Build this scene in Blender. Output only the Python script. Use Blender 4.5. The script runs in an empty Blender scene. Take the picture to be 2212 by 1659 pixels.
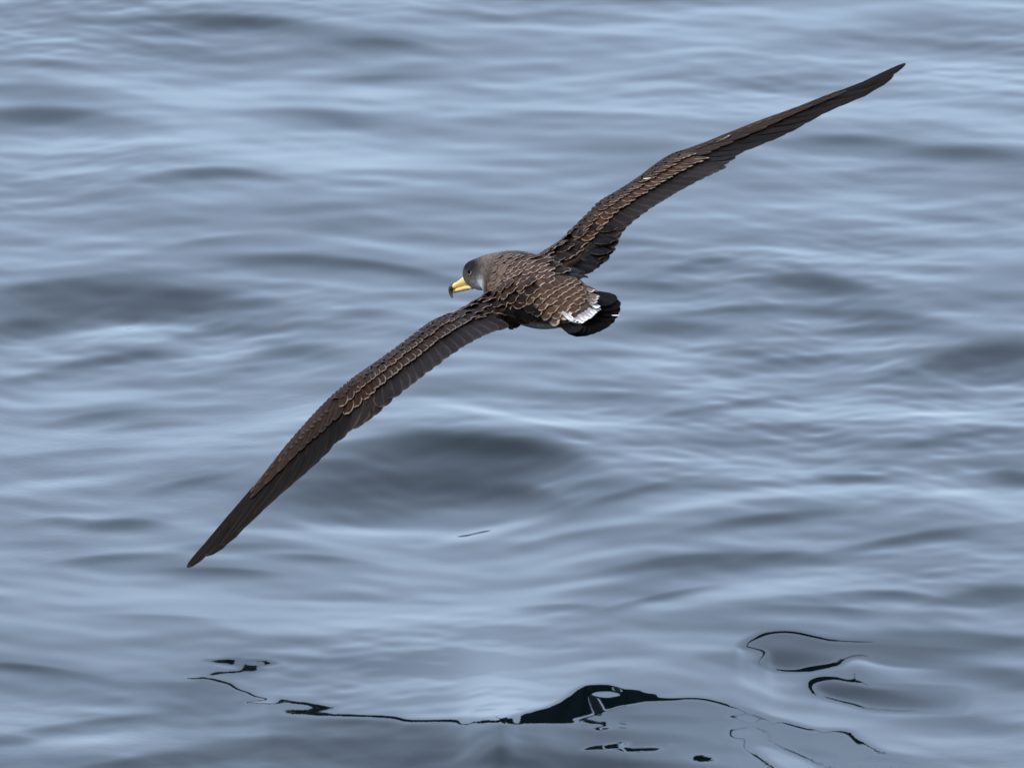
import bpy, bmesh, math, random
import numpy as np
from mathutils import Vector
from mathutils.bvhtree import BVHTree

random.seed(7)
rng = np.random.default_rng(11)
scene = bpy.context.scene
COL = scene.collection

# ------------------------------------------------------------------ camera
CAM_H = 6.33           # the photographer stands on a boat deck
PITCH = math.radians(17.0)
DIST = 21.0            # metres to the bird
FIELD = 1.42           # metres of width covered at the bird
PXW = 2212.0           # units in which positions were measured on the photograph
FPX = PXW * DIST / FIELD
CX, CY = PXW / 2, 829.5

cam_data = bpy.data.cameras.new("camera")
cam_data.sensor_width = 36.0
cam_data.lens = 36.0 * DIST / FIELD
cam_data.clip_start = 0.5
cam_data.clip_end = 20000.0
cam_data.dof.use_dof = True
cam_data.dof.focus_distance = DIST + 0.02
cam_data.dof.aperture_fstop = 13.0
cam = bpy.data.objects.new("camera", cam_data)
cam.location = (0, 0, CAM_H)
cam.rotation_euler = (math.radians(90) - PITCH, 0, 0)
COL.objects.link(cam)
scene.camera = cam

# ------------------------------------------------------------------ sky, sun, exposure
SUN_EL, SUN_AZ = 52.0, 215.0       # azimuth clockwise from +Y (view direction): behind the camera, to the left
world = bpy.data.worlds.new("World")
scene.world = world
world.use_nodes = True
wn, wl = world.node_tree.nodes, world.node_tree.links
wn.clear()
wout = wn.new("ShaderNodeOutputWorld")
bg = wn.new("ShaderNodeBackground")
sky = wn.new("ShaderNodeTexSky")
sky.sky_type = 'NISHITA'
sky.sun_disc = False
sky.sun_elevation = math.radians(SUN_EL)
sky.sun_rotation = math.radians(SUN_AZ)
sky.air_density = 1.0
sky.dust_density = 2.2
sky.ozone_density = 1.6
# thin even overcast that greys the blue a little
mixn = wn.new("ShaderNodeMix"); mixn.data_type = 'RGBA'
mixn.inputs[0].default_value = 0.40
mixn.inputs[7].default_value = (10.0, 12.4, 16.2, 1)
wl.new(sky.outputs[0], mixn.inputs[6])
wl.new(mixn.outputs[2], bg.inputs[0])
bg.inputs[1].default_value = 0.13
wl.new(bg.outputs[0], wout.inputs[0])

sd = bpy.data.lights.new("sun", 'SUN')
sd.energy = 2.3
sd.angle = math.radians(14)
sd.color = (1.0, 0.90, 0.78)
sun = bpy.data.objects.new("sun", sd)
az, el = math.radians(SUN_AZ), math.radians(SUN_EL)
sdir = Vector((math.sin(az) * math.cos(el), math.cos(az) * math.cos(el), math.sin(el)))
sun.rotation_euler = sdir.to_track_quat('Z', 'Y').to_euler()
sun.location = sdir * 50
COL.objects.link(sun)

scene.view_settings.view_transform = 'Standard'
scene.view_settings.look = 'None'
scene.view_settings.gamma = 1.0
scene.view_settings.use_curve_mapping = False
scene.view_settings.exposure = 1.10

# ------------------------------------------------------------------ measuring helpers
FWD = np.array([0, math.cos(PITCH), -math.sin(PITCH)])
UPV = np.array([0, math.sin(PITCH), math.cos(PITCH)])
RGT = np.array([1.0, 0, 0])
CAMP = np.array([0, 0, CAM_H])

def P(px, py, d=0.0):
    """point of the place measured on the photograph, d metres beyond the bird's distance"""
    return CAMP + (DIST + d) * (FWD + RGT * (px - CX) / FPX + UPV * (CY - py) / FPX)

def toPix(x, y, z):
    dx, dy, dz = x, y, z - CAM_H
    dep = dy * FWD[1] + dz * FWD[2]
    return CX + FPX * dx / dep, CY - FPX * (dy * UPV[1] + dz * UPV[2]) / dep

def nrm(v):
    return v / np.linalg.norm(v)

def tag(o, label=None, cat=None, kind=None, group=None):
    if label: o['label'] = label
    if cat: o['category'] = cat
    if kind: o['kind'] = kind
    if group: o['group'] = group
    return o

# ------------------------------------------------------------------ materials
def new_mat(name):
    m = bpy.data.materials.new(name)
    m.use_nodes = True
    return m, m.node_tree.nodes, m.node_tree.links, m.node_tree.nodes['Principled BSDF']

def mathn(n, l, op, a, b=None, c=None, clamp=False):
    q = n.new("ShaderNodeMath"); q.operation = op; q.use_clamp = clamp
    for i, v in enumerate((a, b, c)):
        if v is None: continue
        if isinstance(v, (int, float)): q.inputs[i].default_value = v
        else: l.new(v, q.inputs[i])
    return q.outputs[0]

def smooth(n, l, v, lo, hi):
    q = n.new("ShaderNodeMapRange"); q.interpolation_type = 'SMOOTHSTEP'
    l.new(v, q.inputs[0]); q.inputs[1].default_value = lo; q.inputs[2].default_value = hi
    return q.outputs[0]

def mixc(n, l, f, a, b):
    q = n.new("ShaderNodeMix"); q.data_type = 'RGBA'
    for s, v in ((0, f), (6, a), (7, b)):
        if isinstance(v, (int, float)): q.inputs[s].default_value = v
        elif isinstance(v, tuple): q.inputs[s].default_value = (*v, 1)
        else: l.new(v, q.inputs[s])
    return q.outputs[2]

def feather_mat(name, base, fringe, amount, lo=.70, hi=.97, tlo=.90, edge=None, rough=.55, spread=.35):
    m, n, l, b = new_mat(name)
    uv = n.new("ShaderNodeUVMap"); uv.uv_map = "UVMap"
    sp = n.new("ShaderNodeSeparateXYZ"); l.new(uv.outputs[0], sp.inputs[0])
    oi = n.new("ShaderNodeObjectInfo")
    s = mathn(n, l, 'ABSOLUTE', mathn(n, l, 'MULTIPLY_ADD', sp.outputs[0], 2.0, -1.0))
    t = sp.outputs[1]
    # ragged edge of the fringe
    nz = n.new("ShaderNodeTexNoise"); nz.inputs['Scale'].default_value = 9; nz.inputs['Detail'].default_value = 3
    cmb = n.new("ShaderNodeCombineXYZ"); l.new(sp.outputs[0], cmb.inputs[0]); l.new(t, cmb.inputs[1])
    l.new(mathn(n, l, 'MULTIPLY', oi.outputs['Random'], 37.0), cmb.inputs[2])
    l.new(cmb.outputs[0], nz.inputs['Vector'])
    jit = mathn(n, l, 'MULTIPLY_ADD', nz.outputs[0], .22, -.11)
    es = smooth(n, l, mathn(n, l, 'ADD', s, jit), lo, hi)
    et = smooth(n, l, mathn(n, l, 'ADD', t, mathn(n, l, 'MULTIPLY', jit, .3)), tlo, min(1.0, tlo + .085))
    e = mathn(n, l, 'MULTIPLY', mathn(n, l, 'MAXIMUM', es, et), smooth(n, l, t, .25, .7))
    wear = mathn(n, l, 'MULTIPLY_ADD', oi.outputs['Random'], .5, .6)
    e = mathn(n, l, 'MULTIPLY', mathn(n, l, 'MULTIPLY', e, wear), amount, clamp=True)
    # barbs run obliquely from the shaft
    wv = n.new("ShaderNodeTexWave"); wv.inputs['Scale'].default_value = 14
    wv.inputs['Distortion'].default_value = 1.5; wv.inputs['Detail'].default_value = 1
    c2 = n.new("ShaderNodeCombineXYZ")
    l.new(mathn(n, l, 'SUBTRACT', mathn(n, l, 'MULTIPLY', t, 2.0), mathn(n, l, 'MULTIPLY', s, .5)), c2.inputs[0])
    l.new(c2.outputs[0], wv.inputs['Vector'])
    vary = mathn(n, l, 'MULTIPLY_ADD', oi.outputs['Random'], spread * 2, 1 - spread)
    vary = mathn(n, l, 'MULTIPLY', vary, mathn(n, l, 'MULTIPLY_ADD', nz.outputs[0], .9, .55))
    vary = mathn(n, l, 'MULTIPLY', vary, mathn(n, l, 'MULTIPLY_ADD', wv.outputs[0], .25, .87))
    mul = n.new("ShaderNodeVectorMath"); mul.operation = 'SCALE'
    mul.inputs[0].default_value = base; l.new(vary, mul.inputs['Scale'])
    colr = mul.outputs[0]
    shaft = mathn(n, l, 'SUBTRACT', 1.0, smooth(n, l, s, .0, .09))
    colr = mixc(n, l, mathn(n, l, 'MULTIPLY', shaft, .28), colr, tuple(min(1, c * 2.6 + .02) for c in base))
    if edge:
        colr = mixc(n, l, mathn(n, l, 'MULTIPLY', smooth(n, l, sp.outputs[0], .55, 1.0), .8), colr, edge)
    colr = mixc(n, l, e, colr, fringe)
    l.new(colr, b.inputs['Base Color'])
    b.inputs['Roughness'].default_value = rough
    b.inputs['Specular IOR Level'].default_value = .035
    bp = n.new("ShaderNodeBump"); bp.inputs['Strength'].default_value = .35; bp.inputs['Distance'].default_value = .0004
    l.new(wv.outputs[0], bp.inputs['Height']); l.new(bp.outputs[0], b.inputs['Normal'])
    return m

FM = {
 'secondary': feather_mat('grey_flight_feather', (0.0070, 0.0052, 0.0045), (.05, .04, .034), .35, spread=.25, rough=.6),
 'primary': feather_mat('black_flight_feather', (0.0035, 0.0023, 0.0016), (.028, .022, .018), .3, spread=.3, edge=(.0032, .0027, .0026), rough=.62),
 'covert': feather_mat('brown_covert', (0.0110, 0.0050, 0.0025), (.145, .106, .078), .85, lo=.72, tlo=.9),
 'covert_right': feather_mat('brown_covert_pale', (0.0226, 0.0105, 0.0053), (.17, .12, .085), .8, lo=.68, tlo=.88),  # paler brown, used on the right wing's coverts
 'lesser': feather_mat('lesser_covert', (0.0122, 0.0059, 0.0031), (.045, .031, .023), .6, lo=.6, tlo=.85),
 'pcovert': feather_mat('primary_covert', (0.0112, 0.0056, 0.0031), (.03, .022, .017), .5, lo=.6, tlo=.9),
 'scap': feather_mat('scapular', (0.0056, 0.0027, 0.0015), (.19, .14, .105), .85, lo=.84, hi=1.0, tlo=.925),
 'scap_brown': feather_mat('scapular_brown', (0.0184, 0.0090, 0.0051), (.23, .175, .135), .9, lo=.80, hi=1.0, tlo=.91),
 'tertial': feather_mat('tertial', (0.0013, 0.0007, 0.0005), (.06, .038, .026), .55, lo=.88, hi=1.0, tlo=.94, spread=.2),
 'mantle': feather_mat('mantle', (0.0303, 0.0165, 0.0106), (.19, .15, .122), .9, lo=.66, tlo=.86),
 'rump': feather_mat('rump', (0.0303, 0.0164, 0.0093), (.19, .148, .112), .75, lo=.72, tlo=.88, spread=.25),
 'nape': feather_mat('nape', (0.0591, 0.0362, 0.0250), (.125, .10, .084), .6, lo=.5, tlo=.8, spread=.15),
 'rump_pale': feather_mat('rump_pale', (0.0588, 0.0438, 0.0349), (.34, .28, .23), .9, lo=.5, tlo=.8),
 'white': feather_mat('white_tail_covert', (.16, .15, .15), (.46, .46, .48), 1.0, lo=.12, hi=.6, tlo=.86, spread=.15),
 'tail': feather_mat('tail_black', (0.0009, 0.0006, 0.0005), (.003, .002, .002), .1, spread=.2, rough=.7),
 'worn': feather_mat('worn_white', (.45, .40, .35), (.7, .66, .6), .8),
}

def body_material():
    m, n, l, b = new_mat('plumage')
    a = n.new("ShaderNodeAttribute"); a.attribute_name = "plumage"
    tc = n.new("ShaderNodeTexCoord")
    nz = n.new("ShaderNodeTexNoise"); nz.inputs['Scale'].default_value = 330; nz.inputs['Detail'].default_value = 5
    mp = n.new("ShaderNodeMapping"); mp.inputs['Scale'].default_value = (.45, .3, 1.0)
    l.new(tc.outputs['Object'], mp.inputs[0]); l.new(mp.outputs[0], nz.inputs['Vector'])
    v = mathn(n, l, 'MULTIPLY_ADD', nz.outputs[0], 1.9, .05)
    mul = n.new("ShaderNodeVectorMath"); mul.operation = 'SCALE'
    l.new(a.outputs[0], mul.inputs[0]); l.new(v, mul.inputs['Scale'])
    l.new(mul.outputs[0], b.inputs['Base Color'])
    b.inputs['Roughness'].default_value = .75
    b.inputs['Specular IOR Level'].default_value = .04
    bp = n.new("ShaderNodeBump"); bp.inputs['Strength'].default_value = .5; bp.inputs['Distance'].default_value = .001
    l.new(nz.outputs[0], bp.inputs['Height']); l.new(bp.outputs[0], b.inputs['Normal'])
    return m
BODY_MAT = body_material()

def horn_mat(name, c1, c2, rough=.32, scale=120):
    m, n, l, b = new_mat(name)
    nz = n.new("ShaderNodeTexNoise"); nz.inputs['Scale'].default_value = scale; nz.inputs['Detail'].default_value = 3
    tc = n.new("ShaderNodeTexCoord"); l.new(tc.outputs['Object'], nz.inputs['Vector'])
    l.new(mixc(n, l, smooth(n, l, nz.outputs[0], .35, .65), c1, c2), b.inputs['Base Color'])
    b.inputs['Roughness'].default_value = rough
    return m
YELLOW = horn_mat('yellow_horn', (.44, .285, .055), (.46, .33, .12))
TIPDARK = horn_mat('dark_horn', (.010, .012, .009), (.03, .03, .016), rough=.55)
TIPPALE = horn_mat('olive_horn', (.16, .15, .06), (.10, .10, .05))
EYE = horn_mat('eye_black', (.002, .002, .002), (.004, .003, .003), rough=.4)
EYE.node_tree.nodes['Principled BSDF'].inputs['Specular IOR Level'].default_value = .05
EYERIM = horn_mat('eye_rim', (.22, .24, .23), (.14, .15, .15), rough=.5)

# ------------------------------------------------------------------ the bird: frame and wing surfaces
AX = nrm(P(1040, 590, .15) - P(1245, 668, -.13))         # tail to head
WD = nrm(P(1700, 250, .27) - P(660, 950, -.20))     # left wing tip to right wing tip
UB = nrm(np.cross(WD, AX))
if UB[2] < 0: UB = -UB
WB = nrm(np.cross(AX, UB))
if WB[0] < 0: WB = -WB

# stations: leading edge px,py ; trailing edge px,py ; depth of leading and trailing edge
LEFT = [
 (1062, 622, 1150, 676, .055, -.050), (1009, 655, 1118, 700, .030, -.070), (957, 684.5, 1062, 717, .010, -.095),
 (925, 699.5, 1017, 738, -.010, -.115), (876, 736.5, 972, 766, -.030, -.135), (816, 780.5, 905, 816, -.060, -.160),
 (765, 815, 850, 858, -.090, -.180), (738, 837, 806, 895, -.105, -.180), (697, 875.5, 745, 938, -.135, -.195),
 (660, 915, 709.8, 978, -.155, -.215), (621, 959.5, 673, 1015, -.180, -.230), (563, 1032.5, 598, 1077, -.210, -.250),
 (490, 1111, 515, 1155, -.245, -.270), (457, 1153.5, 475, 1187, -.258, -.276), (422, 1201, 434, 1210, -.272, -.280),
 (404, 1226, 405, 1227, -.28, -.28)]
RIGHT = [
 (1135, 562, 1225, 612, .085, -.020), (1186, 531, 1284, 586, .095, -.005), (1228, 501, 1318, 546, .110, .010),
 (1270, 461, 1334, 513, .115, .025), (1295, 436, 1354, 488, .125, .030), (1333, 414.5, 1400, 453, .145, .045),
 (1375, 387.5, 1450, 422, .165, .060), (1405, 364.5, 1495, 396.5, .180, .075), (1434, 344, 1535, 376, .195, .090),
 (1462, 331, 1562, 363, .205, .110), (1523, 309, 1602, 337, .215, .140), (1628, 267, 1698, 296.5, .230, .175),
 (1731, 230, 1783, 247.5, .245, .205), (1835, 187, 1867, 209.5, .257, .235), (1900, 160.5, 1929, 167, .265, .255),
 (1955, 138, 1957, 139, .27, .27)]

def catmull(A, u):
    n = len(A); u = min(max(u, 0.0), n - 1.0)
    i = min(int(u), n - 2); t = u - i
    p1, p2 = A[i], A[i + 1]
    p0 = A[i - 1] if i > 0 else 2 * p1 - p2
    p3 = A[i + 2] if i + 2 < n else 2 * p2 - p1
    return .5 * (2 * p1 + (p2 - p0) * t + (2 * p0 - 5 * p1 + 4 * p2 - p3) * t * t + (3 * p1 - p0 - 3 * p2 + p3) * t ** 3)

class Wing:
    def __init__(s, st, f):
        s.n = len(st)
        st = [(a[0], a[1], a[2], a[3], a[4] + (a[4] + a[5]) / 2 * (f - 1), a[5] + (a[4] + a[5]) / 2 * (f - 1)) for a in st]
        s.le = [P(a[0], a[1], a[4]) for a in st]
        s.te = [P(a[2], a[3], a[5]) for a in st]
        s.N = []
        for i in range(s.n):
            ch = s.te[i] - s.le[i]
            if np.linalg.norm(ch) < .012: s.N.append(s.N[-1]); continue
            j0, j1 = max(0, i - 1), min(s.n - 1, i + 1)
            sp = (s.le[j1] + s.te[j1] - s.le[j0] - s.te[j0])
            nn = nrm(np.cross(ch, sp))
            if np.dot(nn, UB) < 0: nn = -nn
            s.N.append(nn)
    def ul(s, a, b, q):
        '''the station a fraction q of the way along the wing from station a to b'''
        us = np.linspace(a, b, 25)
        ps = [.5 * (catmull(s.le, u) + catmull(s.te, u)) for u in us]
        L = np.concatenate([[0], np.cumsum([np.linalg.norm(ps[i + 1] - ps[i]) for i in range(24)])])
        return float(np.interp(q * L[-1], L, us))
    def normal(s, u): return nrm(catmull(s.N, u))
    def S(s, u, v, off=0.0):
        a, b = catmull(s.le, u), catmull(s.te, u)
        n = s.normal(u)
        c = np.linalg.norm(b - a)
        cam = .055 * c * math.sin(math.pi * min(max(v, 0), 1) ** .75)
        return a + (b - a) * v + n * (cam + off)
WL, WR = Wing(LEFT, 1.43), Wing(RIGHT, 1.30)

def fold(verts, faces, ring_list, close_ends=True):
    base = len(verts); m = len(ring_list[0])
    for r in ring_list: verts.extend([tuple(p) for p in r])
    for i in range(len(ring_list) - 1):
        for j in range(m):
            a = base + i * m + j; b = base + i * m + (j + 1) % m
            faces.append((a, b, b + m, a + m))
    if close_ends:
        faces.append(tuple(base + j for j in range(m))[::-1])
        faces.append(tuple(base + (len(ring_list) - 1) * m + j for j in range(m)))

def ellipse_rings(stations, wx, ux, seg=20, sub=4):
    C = [s[0] for s in stations]; R = [np.array(s[1:]) for s in stations]
    rings = []
    N = (len(stations) - 1) * sub
    for k in range(N + 1):
        u = k / sub
        c, r = catmull(C, u), catmull(R, u)
        rings.append([c + wx * (r[0] * math.cos(2 * math.pi * j / seg)) + ux * (r[1] * math.sin(2 * math.pi * j / seg)) for j in range(seg)])
    return rings

BODY = [(P(1262, 676, -.155), .012, .007), (P(1246, 669, -.125), .034, .018), (P(1222, 657, -.085), .041, .029),
        (P(1196, 648, -.045), .047, .040), (P(1166, 636, .0), .052, .046), (P(1135, 622, .045), .052, .047),
        (P(1104, 606, .09), .044, .042), (P(1078, 595, .125), .031, .0335), (P(1055, 589, .150), .0225, .0265),
        (P(1036, 593, .170), .0182, .0242), (P(1021, 594, .188), .0142, .0200), (P(1013, 600, .200), .0085, .0125),
        (P(1010, 602, .206), .004, .006)]
bv, bf = [], []
fold(bv, bf, ellipse_rings(BODY, WB, UB))
for w, T0 in ((WL, .016), (WR, .016)):
    rings = []
    for k in range(0, 74):
        u = k / 6
        c = np.linalg.norm(catmull(w.te, u) - catmull(w.le, u))
        vm = .62
        top = [w.S(u, vm * (q / 9) ** 1.3, -.0015) for q in range(10)]
        n = w.normal(u)
        T = max(.0045, T0 * (c / .14)) * (1.5 - .5 * min(1, u / 4))
        bot = []
        for q in range(9, 0, -1):
            v = vm * (q / 9) ** 1.3
            th = max(.0042, T * 2.0 * math.sqrt(v) * (1 - v) * 1.0)
            bot.append(w.S(u, v, -.0015 - th))
        rings.append(top + bot)
    fold(bv, bf, rings)
raw = bpy.data.meshes.new("body"); raw.from_pydata([tuple(v) for v in bv], [], bf); raw.update()
tmp = bpy.data.objects.new("body", raw); COL.objects.link(tmp)
bm = bmesh.new(); bm.from_mesh(raw); bmesh.ops.recalc_face_normals(bm, faces=bm.faces); bm.to_mesh(raw); bm.free()
md = tmp.modifiers.new("remesh", 'REMESH'); md.mode = 'VOXEL'; md.voxel_size = .0023; md.use_smooth_shade = True
sm = tmp.modifiers.new("smooth", 'SMOOTH'); sm.factor = .5; sm.iterations = 4
dg = bpy.context.evaluated_depsgraph_get()
body_me = bpy.data.meshes.new_from_object(tmp.evaluated_get(dg))
bpy.data.objects.remove(tmp)
body_me.name = "body"
for p in body_me.polygons: p.use_smooth = True

root = bpy.data.objects.new("seabird", None)
root.empty_display_size = .1
root.location = (0, 0, 0)
COL.objects.link(root)
tag(root, "brown shearwater with long narrow wings gliding low over the water, yellow bill and black tail", "bird")
ROOT_P = P(1165, 640, 0)
root.location = tuple(ROOT_P)

def link(name, me, mat, parent):
    o = bpy.data.objects.new(name, me)
    if mat and not me.materials: me.materials.append(mat)
    o.parent = parent
    COL.objects.link(o)
    return o
for v in body_me.vertices: v.co -= Vector(ROOT_P)
body = link("body", body_me, BODY_MAT, root)

# plumage colour of the soft body, by region, with shade painted into the underside
nv = len(body_me.vertices)
co = np.empty(nv * 3); body_me.vertices.foreach_get("co", co); co = co.reshape(-1, 3) + ROOT_P
no = np.empty(nv * 3); body_me.vertices.foreach_get("normal", no); no = no.reshape(-1, 3)
ppx, ppy = toPix(co[:, 0], co[:, 1], co[:, 2])
upn = no @ UB
def sstep(x, a, b):
    t = np.clip((x - a) / (b - a), 0, 1); return t * t * (3 - 2 * t)
def blendc(c, m, col): return c * (1 - m[:, None]) + np.array(col)[None] * m[:, None]
axp = (co - P(1165, 636, 0)) @ AX            # metres toward the head
wdp = (co - P(1165, 636, 0)) @ WB
c = np.tile(1.6 * np.array([0.0105, 0.0065, 0.0045]), (nv, 1))
inb = sstep(.050 - np.abs(wdp), 0, .02)
c = blendc(c, inb, (.034, .025, .019))
hd = sstep(axp, .075, .135) * sstep(.07 - np.abs(wdp), 0, .02)
c = blendc(c, hd, (.074, .058, .049))
cap = np.exp(-(((ppx - 1014) / 24) ** 2 + ((ppy - 572) / 19) ** 2)) * hd
c = blendc(c, np.clip(cap * 1.25, 0, 1), (.0055, .0052, .005))
mask = np.exp(-(((ppx - 1026) / 11) ** 2 + ((ppy - 588) / 12) ** 2)) * hd
c = blendc(c, np.clip(mask * .6, 0, 1), (.018, .0175, .0175))
lore = np.exp(-(((ppx - 1022) / 13) ** 2 + ((ppy - 613) / 12) ** 2)) * hd
c = blendc(c, np.clip(lore * .95, 0, 1), (.12, .118, .118))
chk = np.exp(-(((ppx - 1035 + (ppy - 626) * .15) / 10) ** 2 + ((ppy - 625) / 19) ** 2)) * hd
c = blendc(c, np.clip(chk * 1.2, 0, 1), (.50, .49, .485))
und = sstep(-upn, .05, .35) * np.where(np.abs(wdp) < .08, sstep(-((co - P(1165, 636, 0)) @ UB), .004, .018) , 1.0)
c = blendc(c, und, (.20, .205, .21)); c[(und > .3) & (np.abs(wdp) > .10)] *= .45  # white underparts greyed, deeper under the wings, as painted shade for a darker reflection
c *= (1 - .72 * sstep(np.abs(wdp), .25, .36))[:, None]      # the hand is blackish brown above and below
att = body_me.color_attributes.new("plumage", 'FLOAT_COLOR', 'POINT')
att.data.foreach_set("color", np.concatenate([c, np.ones((nv, 1))], 1).astype(np.float32).ravel())

bvh = BVHTree.FromPolygons([Vector(x) for x in co], [tuple(p.vertices) for p in body_me.polygons])

def ray(px, py):
    d = nrm(FWD + RGT * (px - CX) / FPX + UPV * (CY - py) / FPX)
    h, n, i, t = bvh.ray_cast(Vector(CAMP), Vector(d))
    if h is None: return None, None
    n = np.array(n)
    if np.dot(n, d) > 0: n = -n
    return np.array(h), n

# ------------------------------------------------------------------ feathers
TS = [0, .3, .55, .75, .9, .97, 1.0]
SS = [-1, -.5, 0, .5, 1]
COUNT = {}
def feather(name, mat, pts, nors, W, tipr=.62, tipw=.30, camber=.12, basew=.55, asym=0.0, roll=0.0):
    """pts: centre line (functions of t), nors: normals; W: full width in metres"""
    verts, uvs = [], []
    for t in TS:
        p = pts(t); n = nors(t)
        d = nrm(pts(min(1, t + .05)) - pts(max(0, t - .05)))
        w = nrm(np.cross(n, d))
        n2 = nrm(np.cross(d, w))
        if roll: w = nrm(w + n2 * roll)
        f = basew + (1 - basew) * min(1, t / .5)
        if t > tipr: f *= max(tipw, math.sqrt(max(0, 1 - ((t - tipr) / (1.0005 - tipr)) ** 2)))
        for s in SS:
            q = (s + asym * (1 - s * s))
            verts.append(tuple(p + w * (q * f * W / 2) - n2 * (camber * W * f * s * s) - ROOT_P))
            uvs.append((.5 + s / 2, t))
    m = len(SS); faces = []
    for i in range(len(TS) - 1):
        for j in range(m - 1):
            a = i * m + j; faces.append((a, a + 1, a + 1 + m, a + m))
    me = bpy.data.meshes.new(name); me.from_pydata(verts, [], faces)
    for p in me.polygons: p.use_smooth = True
    uvl = me.uv_layers.new(name="UVMap")
    fl = [0.0] * (2 * len(me.loops))
    for li, lp in enumerate(me.loops):
        fl[2 * li], fl[2 * li + 1] = uvs[lp.vertex_index]
    uvl.data.foreach_set("uv", fl)
    me.update()
    COUNT[name] = COUNT.get(name, 0) + 1
    return link(name, me, FM[mat], body)

def wing_feather(w, name, mat, u0, v0, u1, v1, W, lo=0.0, hi=.001, sweep=False, **kw):
    def pts(t):
        tv = 1 - (1 - t) ** 1.9 if sweep else t      # swept feathers bend to lie along the trailing edge
        return w.S(u0 + (u1 - u0) * t, v0 + (v1 - v0) * tv, lo + (hi - lo) * t)
    n = w.normal((u0 + u1) / 2)
    return feather(name, mat, pts, lambda t: n, W, **kw)

def lp(a, b, t): return a + (b - a) * t
def J(s): return random.uniform(-s, s)

for w, side in ((WL, 0), (WR, 1)):
    wrist = 7.2 if side == 0 else 8.6
    RS = 1.0 if side == 0 else -1.0
    def span_w(u, k=1.0):   # spacing between stations in metres at u
        return np.linalg.norm(catmull(w.le, u + .5) - catmull(w.le, u - .5))
    # primaries: long, outermost tip at the wing tip; laid from the inner ones (lowest) outward
    for i in range(10):
        q = i / 9
        u0 = lp(wrist + .1, wrist + 4.0, q)
        u1 = w.ul(wrist + 1.65, 15.0, q ** .92)
        v1 = .86 if i < 9 else .5
        wing_feather(w, "primary_feather", 'primary', u0, lp(.42, .10, q), u1, v1, lp(.032, .0185, q ** .7),
                     roll=RS * .08, sweep=True, lo=-.0012, hi=.0002 + .0007 * q, tipr=.45, tipw=.13, camber=.04, basew=.5, asym=.0)
    # secondaries
    ns = 20
    for i in range(ns):
        q = i / (ns - 1)
        u0 = w.ul(1.6, wrist - .1, q); u1 = w.ul(1.5, wrist + 1.25, q) + J(.02)
        wing_feather(w, "secondary_feather", 'secondary', u0, .38, u1, (1.015 if i < ns - 2 else .95) + J(.006), (.030 if side == 0 else .034), roll=RS * .05, lo=-.002, hi=-.0004 + .0001 * (i % 2),
                     tipr=.74, tipw=.2, camber=.05)
    # primary coverts
    npc = 10
    for i in range(npc):
        q = i / (npc - 1)
        u0 = lp(wrist - .2, wrist + 2.9, q); u1 = u0 + lp(1.1, 1.3, q)
        wing_feather(w, "primary_covert_feather", 'pcovert', u0, .12, u1, lp(.58, .34, q) + J(.02), lp(.016, .009, q),
                     lo=.0006, hi=.0028, tipr=.7, camber=.10)
    # greater coverts
    cm = 'covert' if side == 0 else 'covert_right'
    ng = 21
    for i in range(ng):
        q = i / (ng - 1)
        u0 = w.ul(2.1, wrist - .1, q); u1 = u0 + lp(-.05, .55, q ** 2)
        wing_feather(w, "greater_covert_feather", cm, u0, .30, u1 + J(.04), lp(.62, .70, q) + J(.015), .0185 * random.uniform(.93, 1.08),
                     roll=RS * .16, lo=.0005, hi=.0032 + J(.0004), tipr=.6, tipw=.35, camber=.10)
    nm = 23
    for i in range(nm):
        q = i / (nm - 1)
        u0 = w.ul(2.0, wrist - .1, q); u1 = u0 + lp(0, .45, q ** 2)
        wing_feather(w, "median_covert_feather", cm, u0, .16, u1 + J(.05), lp(.43, .48, q) + J(.02), .016 * random.uniform(.85, 1.1),
                     roll=RS * .15, lo=.0022, hi=.0044 + J(.0004), tipr=.58, tipw=.35, camber=.10)
    for row, (va, vb, W, nn) in enumerate(((.05, .30, .0135, 26), (-.01, .18, .012, 28))):
        for i in range(nn):
            q = (i + .5 * row) / nn
            u0 = w.ul(1.9, wrist + .3, q); u1 = u0 + .12 + J(.08)
            wing_feather(w, "lesser_covert_feather", 'lesser', u0, va + .01, u1, vb + J(.03), W * random.uniform(.8, 1.15),
                         lo=.0025 - .001 * row, hi=.0046 - .0006 * row + J(.0005), tipr=.55, tipw=.35, camber=.2)
    # small coverts along the hand
    for i in range(16):
        q = i / 15
        u0 = lp(wrist + .2, wrist + 3.4, q)
        wing_feather(w, "hand_covert_feather", 'lesser', u0, .02, u0 + .75, lp(.30, .16, q) + J(.03), lp(.012, .006, q),
                     lo=.001, hi=.0034, tipr=.6, camber=.15)

def body_feather(name, mat, px, py, L, W, spread=0.0, rise=.0035, dirv=None, lift=0.0, **kw):
    """tip at a spot of the body surface, base buried toward the head"""
    h, n = ray(px, py)
    if h is None:
        return None
    n = nrm(n * .6 + UB * .5)
    d = -AX + WB * spread if dirv is None else dirv
    d = nrm(d - n * np.dot(d, n))
    T = h + n * (rise + lift)
    for k in (1.0, .8, .62, .48, .36):
        Bc = T - d * L * k
        hit = bvh.ray_cast(Vector(Bc + n * .02), Vector(-n), .05)
        if hit[0] is not None:
            B = np.array(hit[0]) + n * .0006
            break
    else:
        return None
    if np.dot(nrm(T - B), d) < .8: return None
    wv_ = nrm(np.cross(n, d))
    if np.dot(wv_, UPV) < 0: wv_ = -wv_
    for k in range(7):
        bad = any(ray(*toPix(*(B + (T - B) * q + wv_ * f * W * .5)))[0] is None for q, f in ((.1, .6), (.5, 1), (.85, .8)))
        if not bad: break
        W *= .78
    else:
        return None
    def pts(t): return B + (T - B) * t + n * (.035 * L * math.sin(math.pi * t))
    return feather(name, mat, pts, lambda t: n, W, **kw)

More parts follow.
